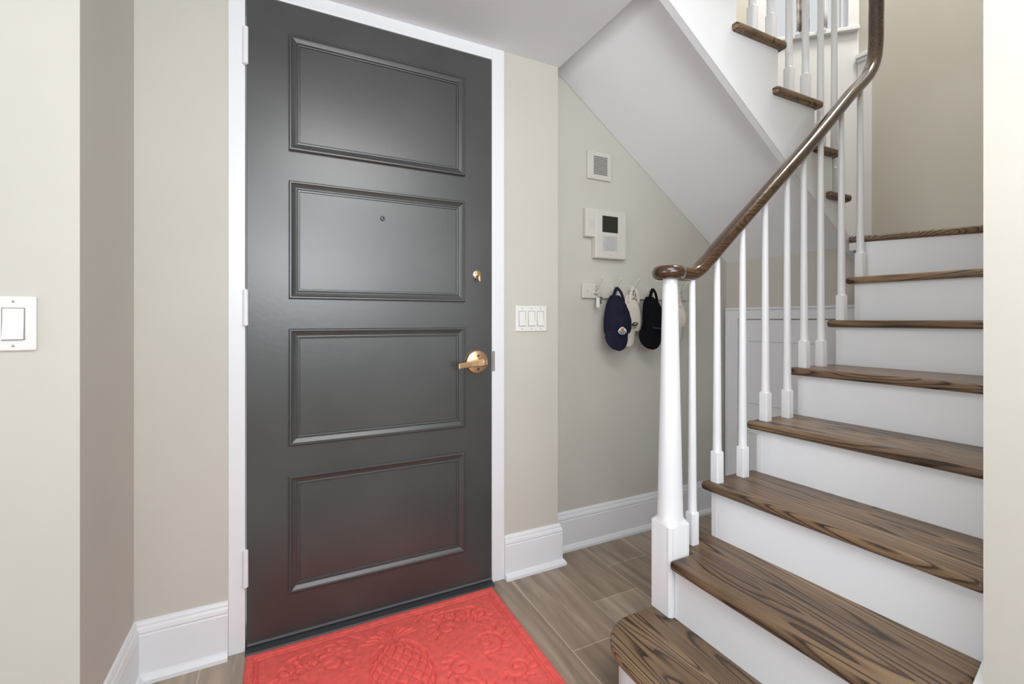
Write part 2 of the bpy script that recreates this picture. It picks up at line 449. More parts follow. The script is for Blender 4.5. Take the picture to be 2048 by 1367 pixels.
for z in (0.952+0.026, 0.952-0.030):
    bm = bmesh.new(); lathe(bm, [(0.0062, -0.011), (0.0062, -0.0138), (0.004, -0.0145)], (0.730, DF, z), 'Y', 16); link('screw', bm, BRASSDK, rose)
# small brass lock above
bm = bmesh.new(); lathe(bm, [(0.0185, 0.0), (0.0185, -0.004), (0.016, -0.006), (0.001, -0.0065)], (0.728, DF, 1.320), 'Y', 32)
st = link('deadbolt_turn', bm, BRASS, door, smooth=True); st.modifiers.new('es', 'EDGE_SPLIT').split_angle = 0.7
bm = bmesh.new()
rs = []
for y, z, a, b in ((-0.005, 1.316, 0.006, 0.006), (-0.018, 1.316, 0.0058, 0.007), (-0.028, 1.312, 0.0055, 0.010), (-0.033, 1.304, 0.0048, 0.009), (-0.034, 1.294, 0.0035, 0.005)):
    rs.append([(0.7285+a*math.cos(t*PI/6), DF+y, z+b*math.sin(t*PI/6)) for t in range(12)])
rings(bm, rs); link('turn_piece', bm, BRASS, st)
for x in (0.7195, 0.7370):
    bm = bmesh.new(); lathe(bm, [(0.003, -0.005), (0.003, -0.0075)], (x, DF, 1.3255), 'Y', 12); link('screw', bm, BRASSDK, st)
# strike plate on the frame
bm = B((0.7990, DW-0.0055, 0.909), (0.811, DW-0.003, 0.995)); link('strike_plate', bm, STEEL, fr)
# threshold
bm = bmesh.new(); prism(bm, [(-0.120, DW-0.035, 0), (-0.120, DW-0.030, 0.006), (-0.120, DW-0.004, 0.011), (-0.120, DW+0.12, 0.011), (-0.120, DW+0.12, 0)], (0.918, 0, 0))
struct(link('trim_4', bm, DARKMETAL))

# ------------------------------------------------------------------ low door under the landing
bm = bmesh.new()
X0 = 2.39
for y0, y1, z0, z1 in ((1.805, 1.872, 0, 1.187), (1.165, 1.23, 0, 1.187), (1.23, 1.805, 1.135, 1.187)):
    box(bm, (X0-0.020, y0, z0), (X0, y1, z1))
for y0, y1, z0, z1 in ((1.872, 1.880, 0, 1.200), (1.157, 1.165, 0, 1.200), (1.165, 1.872, 1.187, 1.200)):
    box(bm, (X0-0.027, y0, z0), (X0, y1, z1))
struct(link('trim_5', bm, WHITE, bevel=0.002))
d2 = struct(link('door_2', B((X0-0.010, 1.236, 0.012), (X0-0.0005, 1.799, 1.129)), WHITE, bevel=0.0015))
bm = bmesh.new()
def recess(y0, y1, z0, z1):
    w = 0.016
    for a, b, c, d in ((y0, y1, z1-w, z1), (y0, y1, z0, z0+w), (y0, y0+w, z0+w, z1-w), (y1-w, y1, z0+w, z1-w)):
        box(bm, (X0-0.0165, a, c), (X0-0.009, b, d))
recess(1.33, 1.745, 0.655, 1.024)
recess(1.33, 1.745, 0.14, 0.50)
link('door_panel', bm, WHITE, d2, bevel=0.003)

# ------------------------------------------------------------------ staircase
R = 0.188
TT = 0.030
stair = tag(empty('staircase', (1.1, 0.8, 0)), 'white painted winding staircase with stained oak treads, white balusters and brown handrail', 'staircase')
SL = Vector(stair.location)
def sp(name, bm, m, **k):
    o = link(name, bm, m, **k); o.parent = stair; o.matrix_parent_inverse = Matrix.Translation(-SL); return o
def tread(n, poly):
    z = n*R
    return sp('tread', P([(x, y, z-TT) for x, y in poly], (0, 0, TT)), TREAD, bevel=0.011, seg=4)
YL, YR = 1.146, 0.425    # outer tread end, wall end
# bottom step with its rounded end
arc = [(0.985-0.150*math.sin(a), 0.995+0.150*math.cos(a)) for a in [i*PI/2/12 for i in range(13)]]
t1 = [(1.118, 1.145)]+[(x, y) for x, y in arc]+[(0.832, 0.70), (0.832, 0.44), (0.86, YR), (1.118, YR)]
tread(1, t1)
def inset(poly, d):
    cx = sum(p[0] for p in poly)/len(poly); cy = sum(p[1] for p in poly)/len(poly)
    out = []
    n = len(poly)
    for i in range(n):
        a, b, c = Vector(poly[i-1]), Vector(poly[i]), Vector(poly[(i+1) % n])
        e0 = (b-a).normalized(); e1 = (c-b).normalized()
        n0 = Vector((e0.y, -e0.x)); n1 = Vector((e1.y, -e1.x))
        m = (n0+n1).normalized(); m = m/max(0.3, m.dot(n0))
        q = b+m*d; q2 = b-m*d
        out.append(q if (q-Vector((cx, cy))).length < (q2-Vector((cx, cy))).length else q2)
    return [(p.x, p.y) for p in out]
sp('riser', P([(x, y, 0.0) for x, y in inset(t1, 0.026)], (0, 0, R-TT)), WHITE)
NX = {2: (1.078, 1.084), 3: (1.312, 1.350), 4: (1.553, 1.592), 5: (1.804, 1.838), 6: (2.065, 2.110), 7: (2.205, 2.290), 8: (2.262, 2.650)}
RI = 0.026
def rx(n): return (NX[n][0]+RI, NX[n][1]+RI)
# treads 2..7
tread(2, [(NX[2][0], 1.062), (NX[2][1], YR), (rx(3)[1]+.01, YR), (rx(3)[0]+.01, YL), (1.175, YL), (1.175, 1.062)])
for n in (3, 4, 5, 6):
    tread(n, [(NX[n][0], YL), (NX[n][1], YR), (rx(n+1)[1]+.01, YR), (rx(n+1)[0]+.01, YL)])
tread(7, [(NX[7][0], YL), (NX[7][1], YR), (rx(8)[1]+.01, YR), (rx(8)[0]+.01, YL)])
for n in range(2, 9):
    a, b = rx(n); yl = 1.062 if n == 2 else 1.120
    if n == 8: yl = 1.135
    sp('riser', P([(a, yl, (n-1)*R), (b, YR, (n-1)*R), (b+.016, YR, (n-1)*R), (a+.016, yl, (n-1)*R)], (0, 0, R-TT)), WHITE)
# landing
tread(8, [(2.262, 1.163), (2.650, YR), (EX-.002, YR), (EX-.002, 1.500), (2.64, 1.880), (2.425, 1.60), (2.425, 1.163)])
# outer face of the lower flight, stepped under the treads and down to the floor
pts = [(1.108, 0.0)]
for n in range(1, 7):
    pts += [(NX[n+1][0]+RI if n > 0 else 1.108, n*R-TT if n == 1 else n*R-TT), (NX[n+1][0]+RI, (n+1)*R-TT)]
pts += [(2.388, 7*R-TT), (2.388, 0.0)]
pp = []
for p in pts:
    if not pp or (abs(p[0]-pp[-1][0])+abs(p[1]-pp[-1][1])) > 1e-4: pp.append(p)
sp('stringer', P([(x, 1.100, z) for x, z in pp], (0, 0.020, 0)), WHITE)
# skirtboard on the right wall
sp('skirtboard', P([(1.235, 0.398, 0), (1.235, 0.398, 0.335), (1.36, 0.398, 0.425), (2.30, 0.398, 1.14), (2.62, 0.398, 1.55), (2.62, 0.398, 0)], (0, 0.027, 0)), WHITE, bevel=0.002)

# upper flight, running back towards the door
UY0, UY1 = 1.155, 1.893
US = 1.180
tread(9, [(2.285, UY0), (2.62, 1.86), (2.30, 1.86), (2.12, UY0)])
tread(10, [(2.200, UY0), (2.37, UY1), (2.03, UY1), (2.03, UY0)])
UN = {11: 2.070, 12: 1.822, 13: 1.572, 14: 1.322}
for n in (11, 12, 13, 14):
    x = UN[n]; xb = x-0.25-RI-.02 if n < 14 else 1.142
    if n == 11: xb = 1.760
    if n == 12: xb = 1.520
    z = n*R
    tread(n, [(x, UY0), (x, UY1), (xb, UY1), (xb, UY0)])
for n, x in UN.items():
    sp('riser', B((x-RI-.016, US+.02, (n-1)*R), (x-RI, UY1, n*R-TT)), WHITE)
sp('riser', P([(2.285-RI, US+.02, 1.582), (2.285-RI+0.104, US+.02+0.218, 8*R), (2.60-RI, 1.86, 8*R), (2.60-RI, 1.86, 9*R-TT), (2.285-RI, US+.02, 9*R-TT)], (-0.018, 0, 0)), WHITE)
sp('riser', P([(2.200-RI, US+.02, 9*R), (2.36-RI, 1.88, 9*R), (2.34-RI, 1.88, 9*R), (2.18-RI, US+.02, 9*R)], (0, 0, R-TT)), WHITE)
def lowz(x): return 2.232-0.70*(x-1.2)
seq = [(9, 2.285), (10, 2.200), (11, 2.070), (12, 1.822), (13, 1.572), (14, 1.322)]
pts = [(2.388, lowz(2.388)), (2.388, 1.515), (2.285-RI, 1.515)]
for i, (n, x) in enumerate(seq):
    pts.append((x-RI, n*R-TT))
    nxt = seq[i+1][1]-RI if i+1 < len(seq) else 1.142
    pts.append((nxt, n*R-TT))
pts.append((1.142, lowz(1.142)))
sp('stringer', P([(x, US, z) for x, z in pts], (0, 0.022, 0)), WHITE)
# moulding along the lower edge of the upper stringer
sp('stringer_moulding', P([(1.142, US-0.006, lowz(1.142)), (2.388, US-0.006, lowz(2.388)), (2.388, US-0.006, lowz(2.388)+0.045), (1.142, US-0.006, lowz(1.142)+0.045)], (0, 0.0055, 0)), WHITE)
# plastered slope under the upper flight
def soz(x): return 1.475+0.715*(2.39-x)
sp('soffit', P([(1.142, US+.022, soz(1.142)), (2.39, US+.022, soz(2.39)), (2.39, US+.022, soz(2.39)+.02), (1.142, US+.022, soz(1.142)+.02)], (0, UY1-US-.022, 0)), WHITEFLAT)
sp('cove_moulding', P([(2.272, 1.13, 1.440), (2.40, 1.13, 1.440), (2.40, 1.162, 1.440), (2.272, 1.162, 1.440)], (0, 0, 0.033)), WHITE)

# newel and balusters: square block, chamfered shoulders, tapering round shaft
def turned(cx, cy, z0, hb, ztop, half, r0, r1, n=32):
    bm = bmesh.new(); rs = []
    def ring(z, hsq, rr, k):
        out = []
        for i in range(n):
            a = 2*PI*(i+0.5)/n; c, s = math.cos(a), math.sin(a)
            q = hsq/max(abs(c), abs(s)); r = q*(1-k)+rr*k
            if k < 0.5: r = min(r, hsq*1.36)
            out.append((cx+r*c, cy+r*s, z))
        rs.append(out)
    ring(z0, half, r0, 0); ring(z0+hb, half, r0, 0)
    ring(z0+hb+half*0.10, half*0.985, r0, 0.20); ring(z0+hb+half*0.28, half*0.93, r0*1.03, 0.80); ring(z0+hb+half*0.42, half, r0, 1)
    for j in range(1, 13):
        t = j/12; ring(z0+hb+half*.42+(ztop-z0-hb-half*.42)*t, half, r0+(r1-r0)*t, 1)
    rings(bm, rs)
    return bm
def add_turned(name, *a, **k):
    o = sp(name, turned(*a, **k), WHITE, smooth=True)
    o.modifiers.new('es', 'EDGE_SPLIT').split_angle = 0.55
    return o
add_turned('newel_post', 1.131, 1.109, R, 0.282, 1.266, 0.045, 0.0405, 0.0235)

RP = [(1.131, 1.283), (1.200, 1.283), (1.235, 1.287), (1.270, 1.305), (1.320, 1.347), (1.369, 1.391), (1.450, 1.461), (1.528, 1.528), (1.827, 1.783), (2.000, 1.935), (2.177, 2.096),
      (2.270, 2.172), (2.325, 2.225), (2.365, 2.290), (2.382, 2.370), (2.385, 2.470), (2.385, 2.600)]
rail_pts = [(x, 1.11, z) for x, z in RP]+[(2.383, 1.125, 2.72), (2.365, 1.165, 2.83), (2.32, 1.205, 2.90), (2.22, 1.21, 2.98), (1.80, 1.21, 3.28), (1.15, 1.21, 3.74)]
def rail_z(x):
    for (a, za), (b, zb) in zip(RP, RP[1:]):
        if a <= x <= b: return za+(zb-za)*(x-a)/(b-a)
    return RP[-1][1]
prof = []
for i in range(24):
    a = 2*PI*i/24; c, s = math.cos(a), math.sin(a)
    prof.append((0.0285*math.copysign(abs(c)**0.85, c), 0.0235*math.copysign(abs(s)**0.85, s)))
bm = bmesh.new(); sweep(bm, smooth_path(rail_pts, 6), prof)
hr = sp('handrail', bm, RAIL, smooth=True)
# rounded cap of the rail over the newel
bm = bmesh.new()
cp = [(0.001, -0.0225), (0.034, -0.0225)]+[(0.034+0.0205*math.cos(a), 0.0225*math.sin(a)) for a in [(-PI/2+PI*i/14) for i in range(1, 14)]]+[(0.034, 0.0225), (0.001, 0.0225)]
lathe(bm, cp, (1.128, 1.11, 1.284), 'Z', 40)
sp('rail_cap', bm, RAIL, smooth=True)

LB = [(2, 1.233), (3, 1.354), (3, 1.487), (4, 1.614), (4, 1.745), (5, 1.852), (5, 1.965), (6, 2.112), (7, 2.256)]
for n, x in LB:
    add_turned('baluster', x, 1.110, n*R, 0.104, rail_z(x)-0.012, 0.0165, 0.0145, 0.0100, n=24)
UB = [(9, 2.245), (10, 2.140), (11, 2.030), (11, 1.915), (12, 1.795), (12, 1.680), (13, 1.545), (13, 1.430)]
for n, x in UB:
    zt = 2.98+(2.22-x)*0.714-0.015
    add_turned('baluster', x, 1.210, n*R, 0.125, zt, 0.0165, 0.0145, 0.0100, n=24)

# ------------------------------------------------------------------ red door mat with its relief of a pineapple and scrolls
MX0, MX1, MY0, MY1 = -0.117, 0.783, 1.160, 1.762
def mat_mesh():
    nx, ny = 361, 242
    xs = np.linspace(MX0, MX1, nx); ys = np.linspace(MY0, MY1, ny)
    GX, GY = np.meshgrid(xs, ys)
    H = np.full(GX.shape, 0.0080)
    cx = 0.335
    def groove(path, wdt=0.0035, depth=0.0035):
        nonlocal H
        p = np.array(path); D = np.full(GX.shape, 9.0)
        for a, b in zip(p, p[1:]):
            x0, x1 = min(a[0], b[0])-.012, max(a[0], b[0])+.012; y0, y1 = min(a[1], b[1])-.012, max(a[1], b[1])+.012
            i0, i1 = np.searchsorted(xs, x0), np.searchsorted(xs, x1); j0, j1 = np.searchsorted(ys, y0), np.searchsorted(ys, y1)
            if i1 <= i0 or j1 <= j0: continue
            X = GX[j0:j1, i0:i1]; Y = GY[j0:j1, i0:i1]
            d = b-a; L2 = max(1e-9, d@d)
            t = np.clip(((X-a[0])*d[0]+(Y-a[1])*d[1])/L2, 0, 1)
            dd = np.hypot(X-a[0]-t*d[0], Y-a[1]-t*d[1])
            D[j0:j1, i0:i1] = np.minimum(D[j0:j1, i0:i1], dd)
        H -= 2.1*depth*np.exp(-(D/wdt)**2)
    # border grooves
    for ins in (0.028, 0.040):
        groove([(MX0+ins, MY0+ins), (MX1-ins, MY0+ins), (MX1-ins, MY1-ins), (MX0+ins, MY1-ins), (MX0+ins, MY0+ins)], 0.0025, 0.003)
    # pineapple body: crossed curved lines inside an oval
    pcx, pcy, pa, pb = cx, 1.46, 0.098, 0.155
    for k in range(-5, 6):
        for sgn in (1, -1):
            seg = []
            for t in np.linspace(-1.1, 1.1, 40):
                u = k*0.30+sgn*t*0.85
                if abs(u) < 0.97:
                    x = pcx+pa*math.sin(u*PI/2)*math.sqrt(max(0, 1-(t)**2*0.92) if abs(t) < 1.04 else 0); y = pcy+pb*t
                    if abs(t) < 1.0: seg.append((x, y))
                elif len(seg) > 1: groove(seg, 0.0026, 0.0042); seg = []
            if len(seg) > 1: groove(seg, 0.0026, 0.0042)
    groove([(pcx+pa*math.cos(a), pcy+pb*math.sin(a)) for a in np.linspace(0, 2*PI, 60)], 0.003, 0.0015)
    # leaf crown
    for k in range(-4, 5):
        a = k*0.27; L = 0.075-abs(k)*0.002
        for o in (-0.006, 0.006):
            groove([(cx+o+L*s*math.sin(a)*(1+0.5*s), 1.612+L*s*math.cos(a)*(1-0.35*s*abs(math.sin(a)))) for s in np.linspace(0.1, 1, 8)], 0.0028, 0.0045)
    # big leaves and scrolls either side, mirrored
    def spiral(x, y, r, turns, a0, d):
        n = 46
        return [(x+r*(1-s*0.85)*math.cos(a0+d*turns*2*PI*s), y+r*(1-s*0.85)*math.sin(a0+d*turns*2*PI*s)) for s in np.linspace(0, 1, n)]
    for m in (1, -1):
        for (x, y, r, tn, a0) in ((0.20, 1.60, 0.050, 1.2, 0.3), (0.335, 1.63, 0.038, 1.1, 2.0), (0.30, 1.47, 0.060, 1.3, 4.2), (0.18, 1.40, 0.045, 1.2, 1.2), (0.34, 1.32, 0.045, 1.2, 3.4), (0.19, 1.27, 0.045, 1.1, 0.2)):
            sp_ = [(cx+m*(px), py) for px, py in spiral(x, y, r, tn, a0, 1)]
            groove(sp_, 0.0040, 0.0038)
            for q in range(7):
                aa = a0+q*0.55
                groove([(cx+m*(x+r*s*math.cos(aa+0.5*(s-1))), y+r*s*math.sin(aa+0.5*(s-1))) for s in (1.05, 1.22, 1.40)], 0.0034, 0.0034)
        for k in range(6):
            x0 = 0.10+k*0.04
            groove([(cx+m*(x0+0.03*math.sin(s*3)), 1.68-0.02*k*s+0.025*math.sin(s*PI)) for s in np.linspace(0, 1, 10)], 0.003, 0.003)
    # pile unevenness and soft rounded rim
    rg = np.random.RandomState(4)
    H += rg.normal(0, 0.00016, H.shape)
    e = np.minimum(np.minimum(GX-MX0, MX1-GX), np.minimum(GY-MY0, MY1-GY))
    H = np.where(e < 0.006, 0.0012+(H-0.0012)*np.sqrt(np.clip(e/0.006, 0, 1)), H)
    H = np.maximum(H, 0.0012)
    V = np.stack([GX.ravel(), GY.ravel(), H.ravel()], 1)
    idx = np.arange(nx*ny).reshape(ny, nx)
    F = np.stack([idx[:-1, :-1].ravel(), idx[:-1, 1:].ravel(), idx[1:, 1:].ravel(), idx[1:, :-1].ravel()], 1)
    # underside
    nb = len(V); bv = np.array([[MX0, MY0, 0.0004], [MX1, MY0, 0.0004], [MX1, MY1, 0.0004], [MX0, MY1, 0.0004]])
    V = np.vstack([V, bv])
    me = bpy.data.meshes.new('doormat')
    me.from_pydata(V.tolist(), [], F.tolist()+[[nb+3, nb+2, nb+1, nb]])
    for p in me.polygons: p.use_smooth = True
    me.materials.append(RED)
    o = bpy.data.objects.new('doormat', me); COL.objects.link(o)
    return o
tag(mat_mesh(), 'red fibre doormat with raised pineapple and scroll relief in front of the dark door', 'doormat')

# ------------------------------------------------------------------ switches
def screw(bm, x, y, z): lathe(bm, [(0.0028, 0.001), (0.0028, -0.0008), (0.001, -0.0012)], (x, y, z), 'Y', 10)
def switch_plate(name, x0, x1, z0, z1, wy, rx_list, rw, rz0, rz1, label):
    pl = link(name, B((x0, wy-0.0065, z0), (x1, wy, z1)), PLASTIC, bevel=0.0035, seg=3)
    tag(pl, label, 'light switch')
    for xc in rx_list:
        g = link('switch_surround', B((xc-rw/2-.0018, wy-0.0070, rz0-.0018), (xc+rw/2+.0018, wy-0.0055, rz1+.0018)), GAP, pl)
        bm = bmesh.new(); a, b = xc-rw/2, xc+rw/2
        prism(bm, [(a, wy-0.006, rz0), (a, wy-0.0125, rz0), (a, wy-0.0085, (rz0+rz1)/2), (a, wy-0.0078, rz1), (a, wy-0.006, rz1)], (rw, 0, 0))
        link('rocker', bm, PLASTIC, pl, bevel=0.0008)
        for zz in (z1-0.011, z0+0.011):
            bm = bmesh.new(); screw(bm, xc, wy-0.0062, zz); link('screw', bm, STEEL, pl)
    return pl
switch_plate('light_switch', -0.5665, -0.4925, 1.062, 1.181, 1.38, [-0.5290], 0.034, 1.087, 1.1545, 'single white rocker light switch on the near left wall')
switch_plate('light_switch', 0.912, 1.070, 1.078, 1.192, DW, [0.944, 0.991, 1.037], 0.031, 1.103, 1.167, 'triple white rocker light switch between the dark door and the pegs')

# ------------------------------------------------------------------ speaker plate, intercom
sk = tag(link('wall_speaker', B((1.362, CW-0.012, 1.842), (1.512, CW, 1.985)), IVORY, bevel=0.005, seg=3), 'small square white wall speaker with round cornered grille high beside the slope', 'speaker')
bm = bmesh.new(); box(bm, (1.400, CW-0.0130, 1.868), (1.484, CW-0.0115, 1.960))
link('grille_backing', bm, mat('grille_grey', (0.20, 0.195, 0.18), 0.6), sk, bevel=0.0)
bm = bmesh.new()
for i in range(11):
    z = 1.871+i*0.0086; box(bm, (1.400, CW-0.0150, z), (1.484, CW-0.0128, z+0.0042))
link('grille', bm, mat('grille_slat', (0.42, 0.41, 0.375), 0.5), sk)
ic = tag(empty('intercom_panel', (1.48, CW, 1.44)), 'white wall intercom panel with dark square screen and printed label above the pegs', 'intercom')
def ip(name, bm, m, par=None, **k):
    o = link(name, bm, m, **k)
    if par is None: o.parent = ic; o.matrix_parent_inverse = Matrix.Translation(-ic.location)
    else: o.parent = par; o.matrix_parent_inverse = Matrix.Translation(-ic.location)
    return o
ip('side_unit', B((1.338, CW-0.030, 1.545), (1.440, CW, 1.690)), IVORY, bevel=0.004, seg=3)
mu = ip('main_unit', B((1.392, CW-0.040, 1.440), (1.588, CW, 1.685)), IVORY, bevel=0.006, seg=3)
ip('screen', B((1.432, CW-0.0415, 1.572), (1.530, CW-0.039, 1.655)), SCREEN, bevel=0.002)
lb = ip('label_card', B((1.434, CW-0.0410, 1.478), (1.528, CW-0.039, 1.556)), PRINTBG)
bm = bmesh.new()
random.seed(3)
for i in range(8):
    z = 1.548-i*0.0088
    x = 1.448; e = 1.522-random.random()*0.018
    box(bm, (x, CW-0.0416, z-0.0028), (e, CW-0.0408, z))
    if i in (3, 4, 5): box(bm, (1.437, CW-0.0416, z-0.003), (1.4435, CW-0.0408, z))
ip('label_print', bm, PRINT)
bm = bmesh.new()
for i in range(3):
    for j in range(3): lathe(bm, [(0.0022, 0), (0.0022, -0.0012)], (1.370+i*0.013, CW-0.030, 1.602+j*0.013), 'Y', 8)
ip('speaker_holes', bm, PRINT)
bm = bmesh.new(); lathe(bm, [(0.0025, 0), (0.0025, -0.002)], (1.484, CW-0.040, 1.456), 'Y', 10); ip('button', bm, PRINT)

# ------------------------------------------------------------------ peg rack
rk = tag(link('peg_rack', B((1.328, CW-0.018, 1.238), (2.050, CW, 1.312)), IVORY, bevel=0.004), 'white wooden peg rack with curved double hooks on the beige wall', 'coat rack')
HX = [1.401, 1.515, 1.634, 1.755, 1.875, 1.984]
for x in HX:
    y = CW-0.018; z = 1.292
    bm = bmesh.new()
    tube(bm, smooth_path([(x, y+.002, z-.008), (x, y-.014, z-.006), (x, y-.030, z+.006), (x, y-.048, z+.026), (x, y-.060, z+.040)], 4), 0.0042, 8)
    lathe(bm, [(0.0005, -0.0065), (0.005, -0.004), (0.0065, 0), (0.005, 0.004), (0.0005, 0.0065)], (x, y-.062, z+.043), 'Z', 12)
    tube(bm, smooth_path([(x, y+.002, z-.016), (x, y-.012, z-.028), (x, y-.026, z-.030), (x, y-.032, z-.018)], 4), 0.0038, 8)
    box(bm, (x-.007, y-.003, z-.034), (x+.007, y+.001, z+.010))
    link('hook', bm, IVORY, rk, smooth=True)
bm = bmesh.new(); lathe(bm, [(0.003, 0.0), (0.003, -0.002)], (1.357, CW-0.018, 1.276), 'Y', 10); link('screw', bm, PRINT, rk)

# keys on the first hook
ky = tag(empty('key_ring', (1.401, CW-0.045, 1.262)), 'small bunch of keys with a white fob hanging on the first hook', 'keys')
def kp(name, bm, m, **k):
    o = link(name, bm, m, **k); o.parent = ky; o.matrix_parent_inverse = Matrix.Translation(-ky.location); return o
kx, kyy, kz = 1.401, CW-0.047, 1.262
bm = bmesh.new(); tube(bm, [(kx+.006+0.011*math.cos(a), kyy+.004*math.sin(a), kz-.006+0.013*math.sin(a)) for a in np.linspace(0, 2*PI, 21)], 0.0012, 6); kp('split_ring', bm, STEEL, smooth=True)
kp('fob', B((kx-.014, kyy-.008, kz-.072), (kx+.004, kyy+.000, kz-.022)), PLASTIC, bevel=0.003)
bm = bmesh.new()
lathe(bm, [(0.0095, -0.0012), (0.0095, 0.0012)], (kx+.016, kyy, kz-.026), 'Y', 16); box(bm, (kx+.0135, kyy-.001, kz-.052), (kx+.0185, kyy+.001, kz-.030))
kp('key', bm, mat('dark_key_metal', (0.06, 0.055, 0.05), 0.4, metal=0.5))
bm = bmesh.new(); lathe(bm, [(0.008, -0.0012), (0.008, 0.0012)], (kx+.008, kyy-.006, kz-.028), 'Y', 16); box(bm, (kx+.004, kyy-.007, kz-.050), (kx+.009, kyy-.005, kz-.030)); kp('key', bm, STEEL)

# ------------------------------------------------------------------ baseball caps hung by their straps, crown up, visor down
def interp(tab, t):
    for (a, *va), (b, *vb) in zip(tab, tab[1:]):
        if a <= t <= b:
            k = (t-a)/(b-a) if b > a else 0; k = k*k*(3-2*k)*0.5+k*0.5
            return [p+(q-p)*k for p, q in zip(va, vb)]
    return list(tab[-1][1:])

def shell(bm, tab, y_back, n=28, rows=34, expo=0.62, fold=0.0):
    """tab rows: (z, left x, right x, depth); a padded lens of cloth between the outline's sides"""
    z0, z1 = tab[0][0], tab[-1][0]; rs = []
    for j in range(rows+1):
        z = z0+(z1-z0)*j/rows
        tb = tab if z1 > z0 else [(-r[0], *r[1:]) for r in tab]
        l, r, d = interp(tb, z if z1 > z0 else -z)
        ring = []
        for i in range(n):
            a = 2*PI*i/n; c, s = math.cos(a), math.sin(a)
            x = (l+r)/2+(r-l)/2*c
            yy = d*abs(s)**expo if s > 0 else 0.25*d*abs(s)**expo*-1
            f = fold*d*math.sin(9*(c+0.4*j/rows))*max(0, s)*(j/rows)
            ring.append((x, y_back-yy-f, z))
        rs.append(ring)
    rings(bm, rs)

def strokes(bm, segs, y, r):
    for s in segs: tube(bm, [(x, y, z) for x, z in s], r, 5)

def make_cap(cx, w, m, label, kind, lean=0.0, yb=CW-0.040, wx=0.0, zoff=0.0, dep=1.0, vdx=-0.030):
    root = tag(empty('baseball_cap', (cx, yb, 1.275+zoff)), label, 'cap', 'caps hanging on the peg rack')
    def cpart(name, bm, mm, par=None, **k):
        o = link(name, bm, mm, **k)
        o.parent = par or root
        o.matrix_parent_inverse = Matrix.Translation(-root.location)
        return o
    z = lambda v: 1.300-v+zoff
    X = lambda u, v: cx+wx*v/0.3+u*w
    # strap: two bands from the crown's back to the hook
    bm = bmesh.new()
    top = (cx-0.001*0, yb-0.006, z(0.012))
    for sgn, ux in ((-1, -0.24), (1, 0.22)):
        path = smooth_path([(cx, yb-0.010, z(0.010)), (cx+sgn*0.006, yb-0.012, z(0.016)), (X(ux*0.6, 0.035), yb-0.018, z(0.035)), (X(ux, 0.08), yb-0.022, z(0.075)), (X(ux*1.0, .09), yb-0.020, z(0.092))], 5)
        sweep(bm, path, [(0.0085, 0.0012), (-0.0085, 0.0012), (-0.0085, -0.0012), (0.0085, -0.0012)], side0=(1, 0, 0))
    cpart('strap', bm, m)
    # crown
    bm = bmesh.new()
    if kind == 'lean':
        tab = [(z(0.048), X(-.30, .05), X(.12, .05), .012), (z(0.085), X(-.42, .08), X(.40, .08), .040), (z(0.13), X(-.40, .13), X(.60, .13), .062), (z(0.18), X(-.36, .18), X(.72, .18), .070),
               (z(0.225), X(-.42, .225), X(.74, .225), .066), (z(0.252), X(-.52, .25), X(.72, .25), .050)]
    else:
        tab = [(z(0.046), X(-.22, .05), X(.14, .05), .012), (z(0.070), X(-.33, .07), X(.26, .07), .034), (z(0.100), X(-.41, .1), X(.34, .1), .052), (z(0.135), X(-.46, .13), X(.43, .13), .064), (z(0.175), X(-.50, .18), X(.50, .18), .070),
               (z(0.215), X(-.50, .22), X(.52, .22), .066), (z(0.245), X(-.46, .25), X(.48, .25), .050)]
    tab = [(a, b, c, d*dep) for a, b, c, d in tab]
    shell(bm, tab, yb, fold=0.045)
    crown = cpart('crown', bm, m, smooth=True)
    md = crown.modifiers.new('sub', 'SUBSURF'); md.levels = 1; md.render_levels = 1
    # seam piping and top button
    bm = bmesh.new(); lathe(bm, [(0.0005, -0.075*dep), (0.005, -0.0735*dep), (0.006, -0.070*dep), (0.005, -0.066*dep)], (X(-.02, .13), yb, z(0.125)), 'Y', 12)
    cpart('top_button', bm, m)
    # visor: curved tongue below the crown
    bm = bmesh.new(); g = []; nu, nv = 20, 16
    zs, ze = 0.222, 0.322
    for j in range(nv+1):
        t = j/nv; row = []
        ww = math.sqrt(max(0.0, 1-max(0, (t-0.28)/0.72)**2.0))
        if kind == 'lean': l, r = X(-.62+.04*(1-t), .3), X(.66, .3)
        else: l, r = X(-.48, .3), X(.44, .3)
        mid, hw = (l+r)/2+vdx*min(1.0, 0.7+t), (r-l)/2*1.03
        for i in range(nu+1):
            u = -1+2*i/nu; x = mid+hw*u*max(ww, 0.02)
            y = yb-0.058*dep-0.012*math.sin(t*PI/2)+0.018*(u*u)*ww
            row.append(bm.verts.new((x, y, z(zs+(ze-zs)*(t if abs(u) < 2 else t)))))
        g.append(row)
    for j in range(nv):
        for i in range(nu): bm.faces.new((g[j][i], g[j][i+1], g[j+1][i+1], g[j+1][i]))
    vis = cpart('visor', bm, m, smooth=True)
    md = vis.modifiers.new('solid', 'SOLIDIFY'); md.thickness = 0.003; md.offset = 0
    return root, cpart, X, z, yb, vis

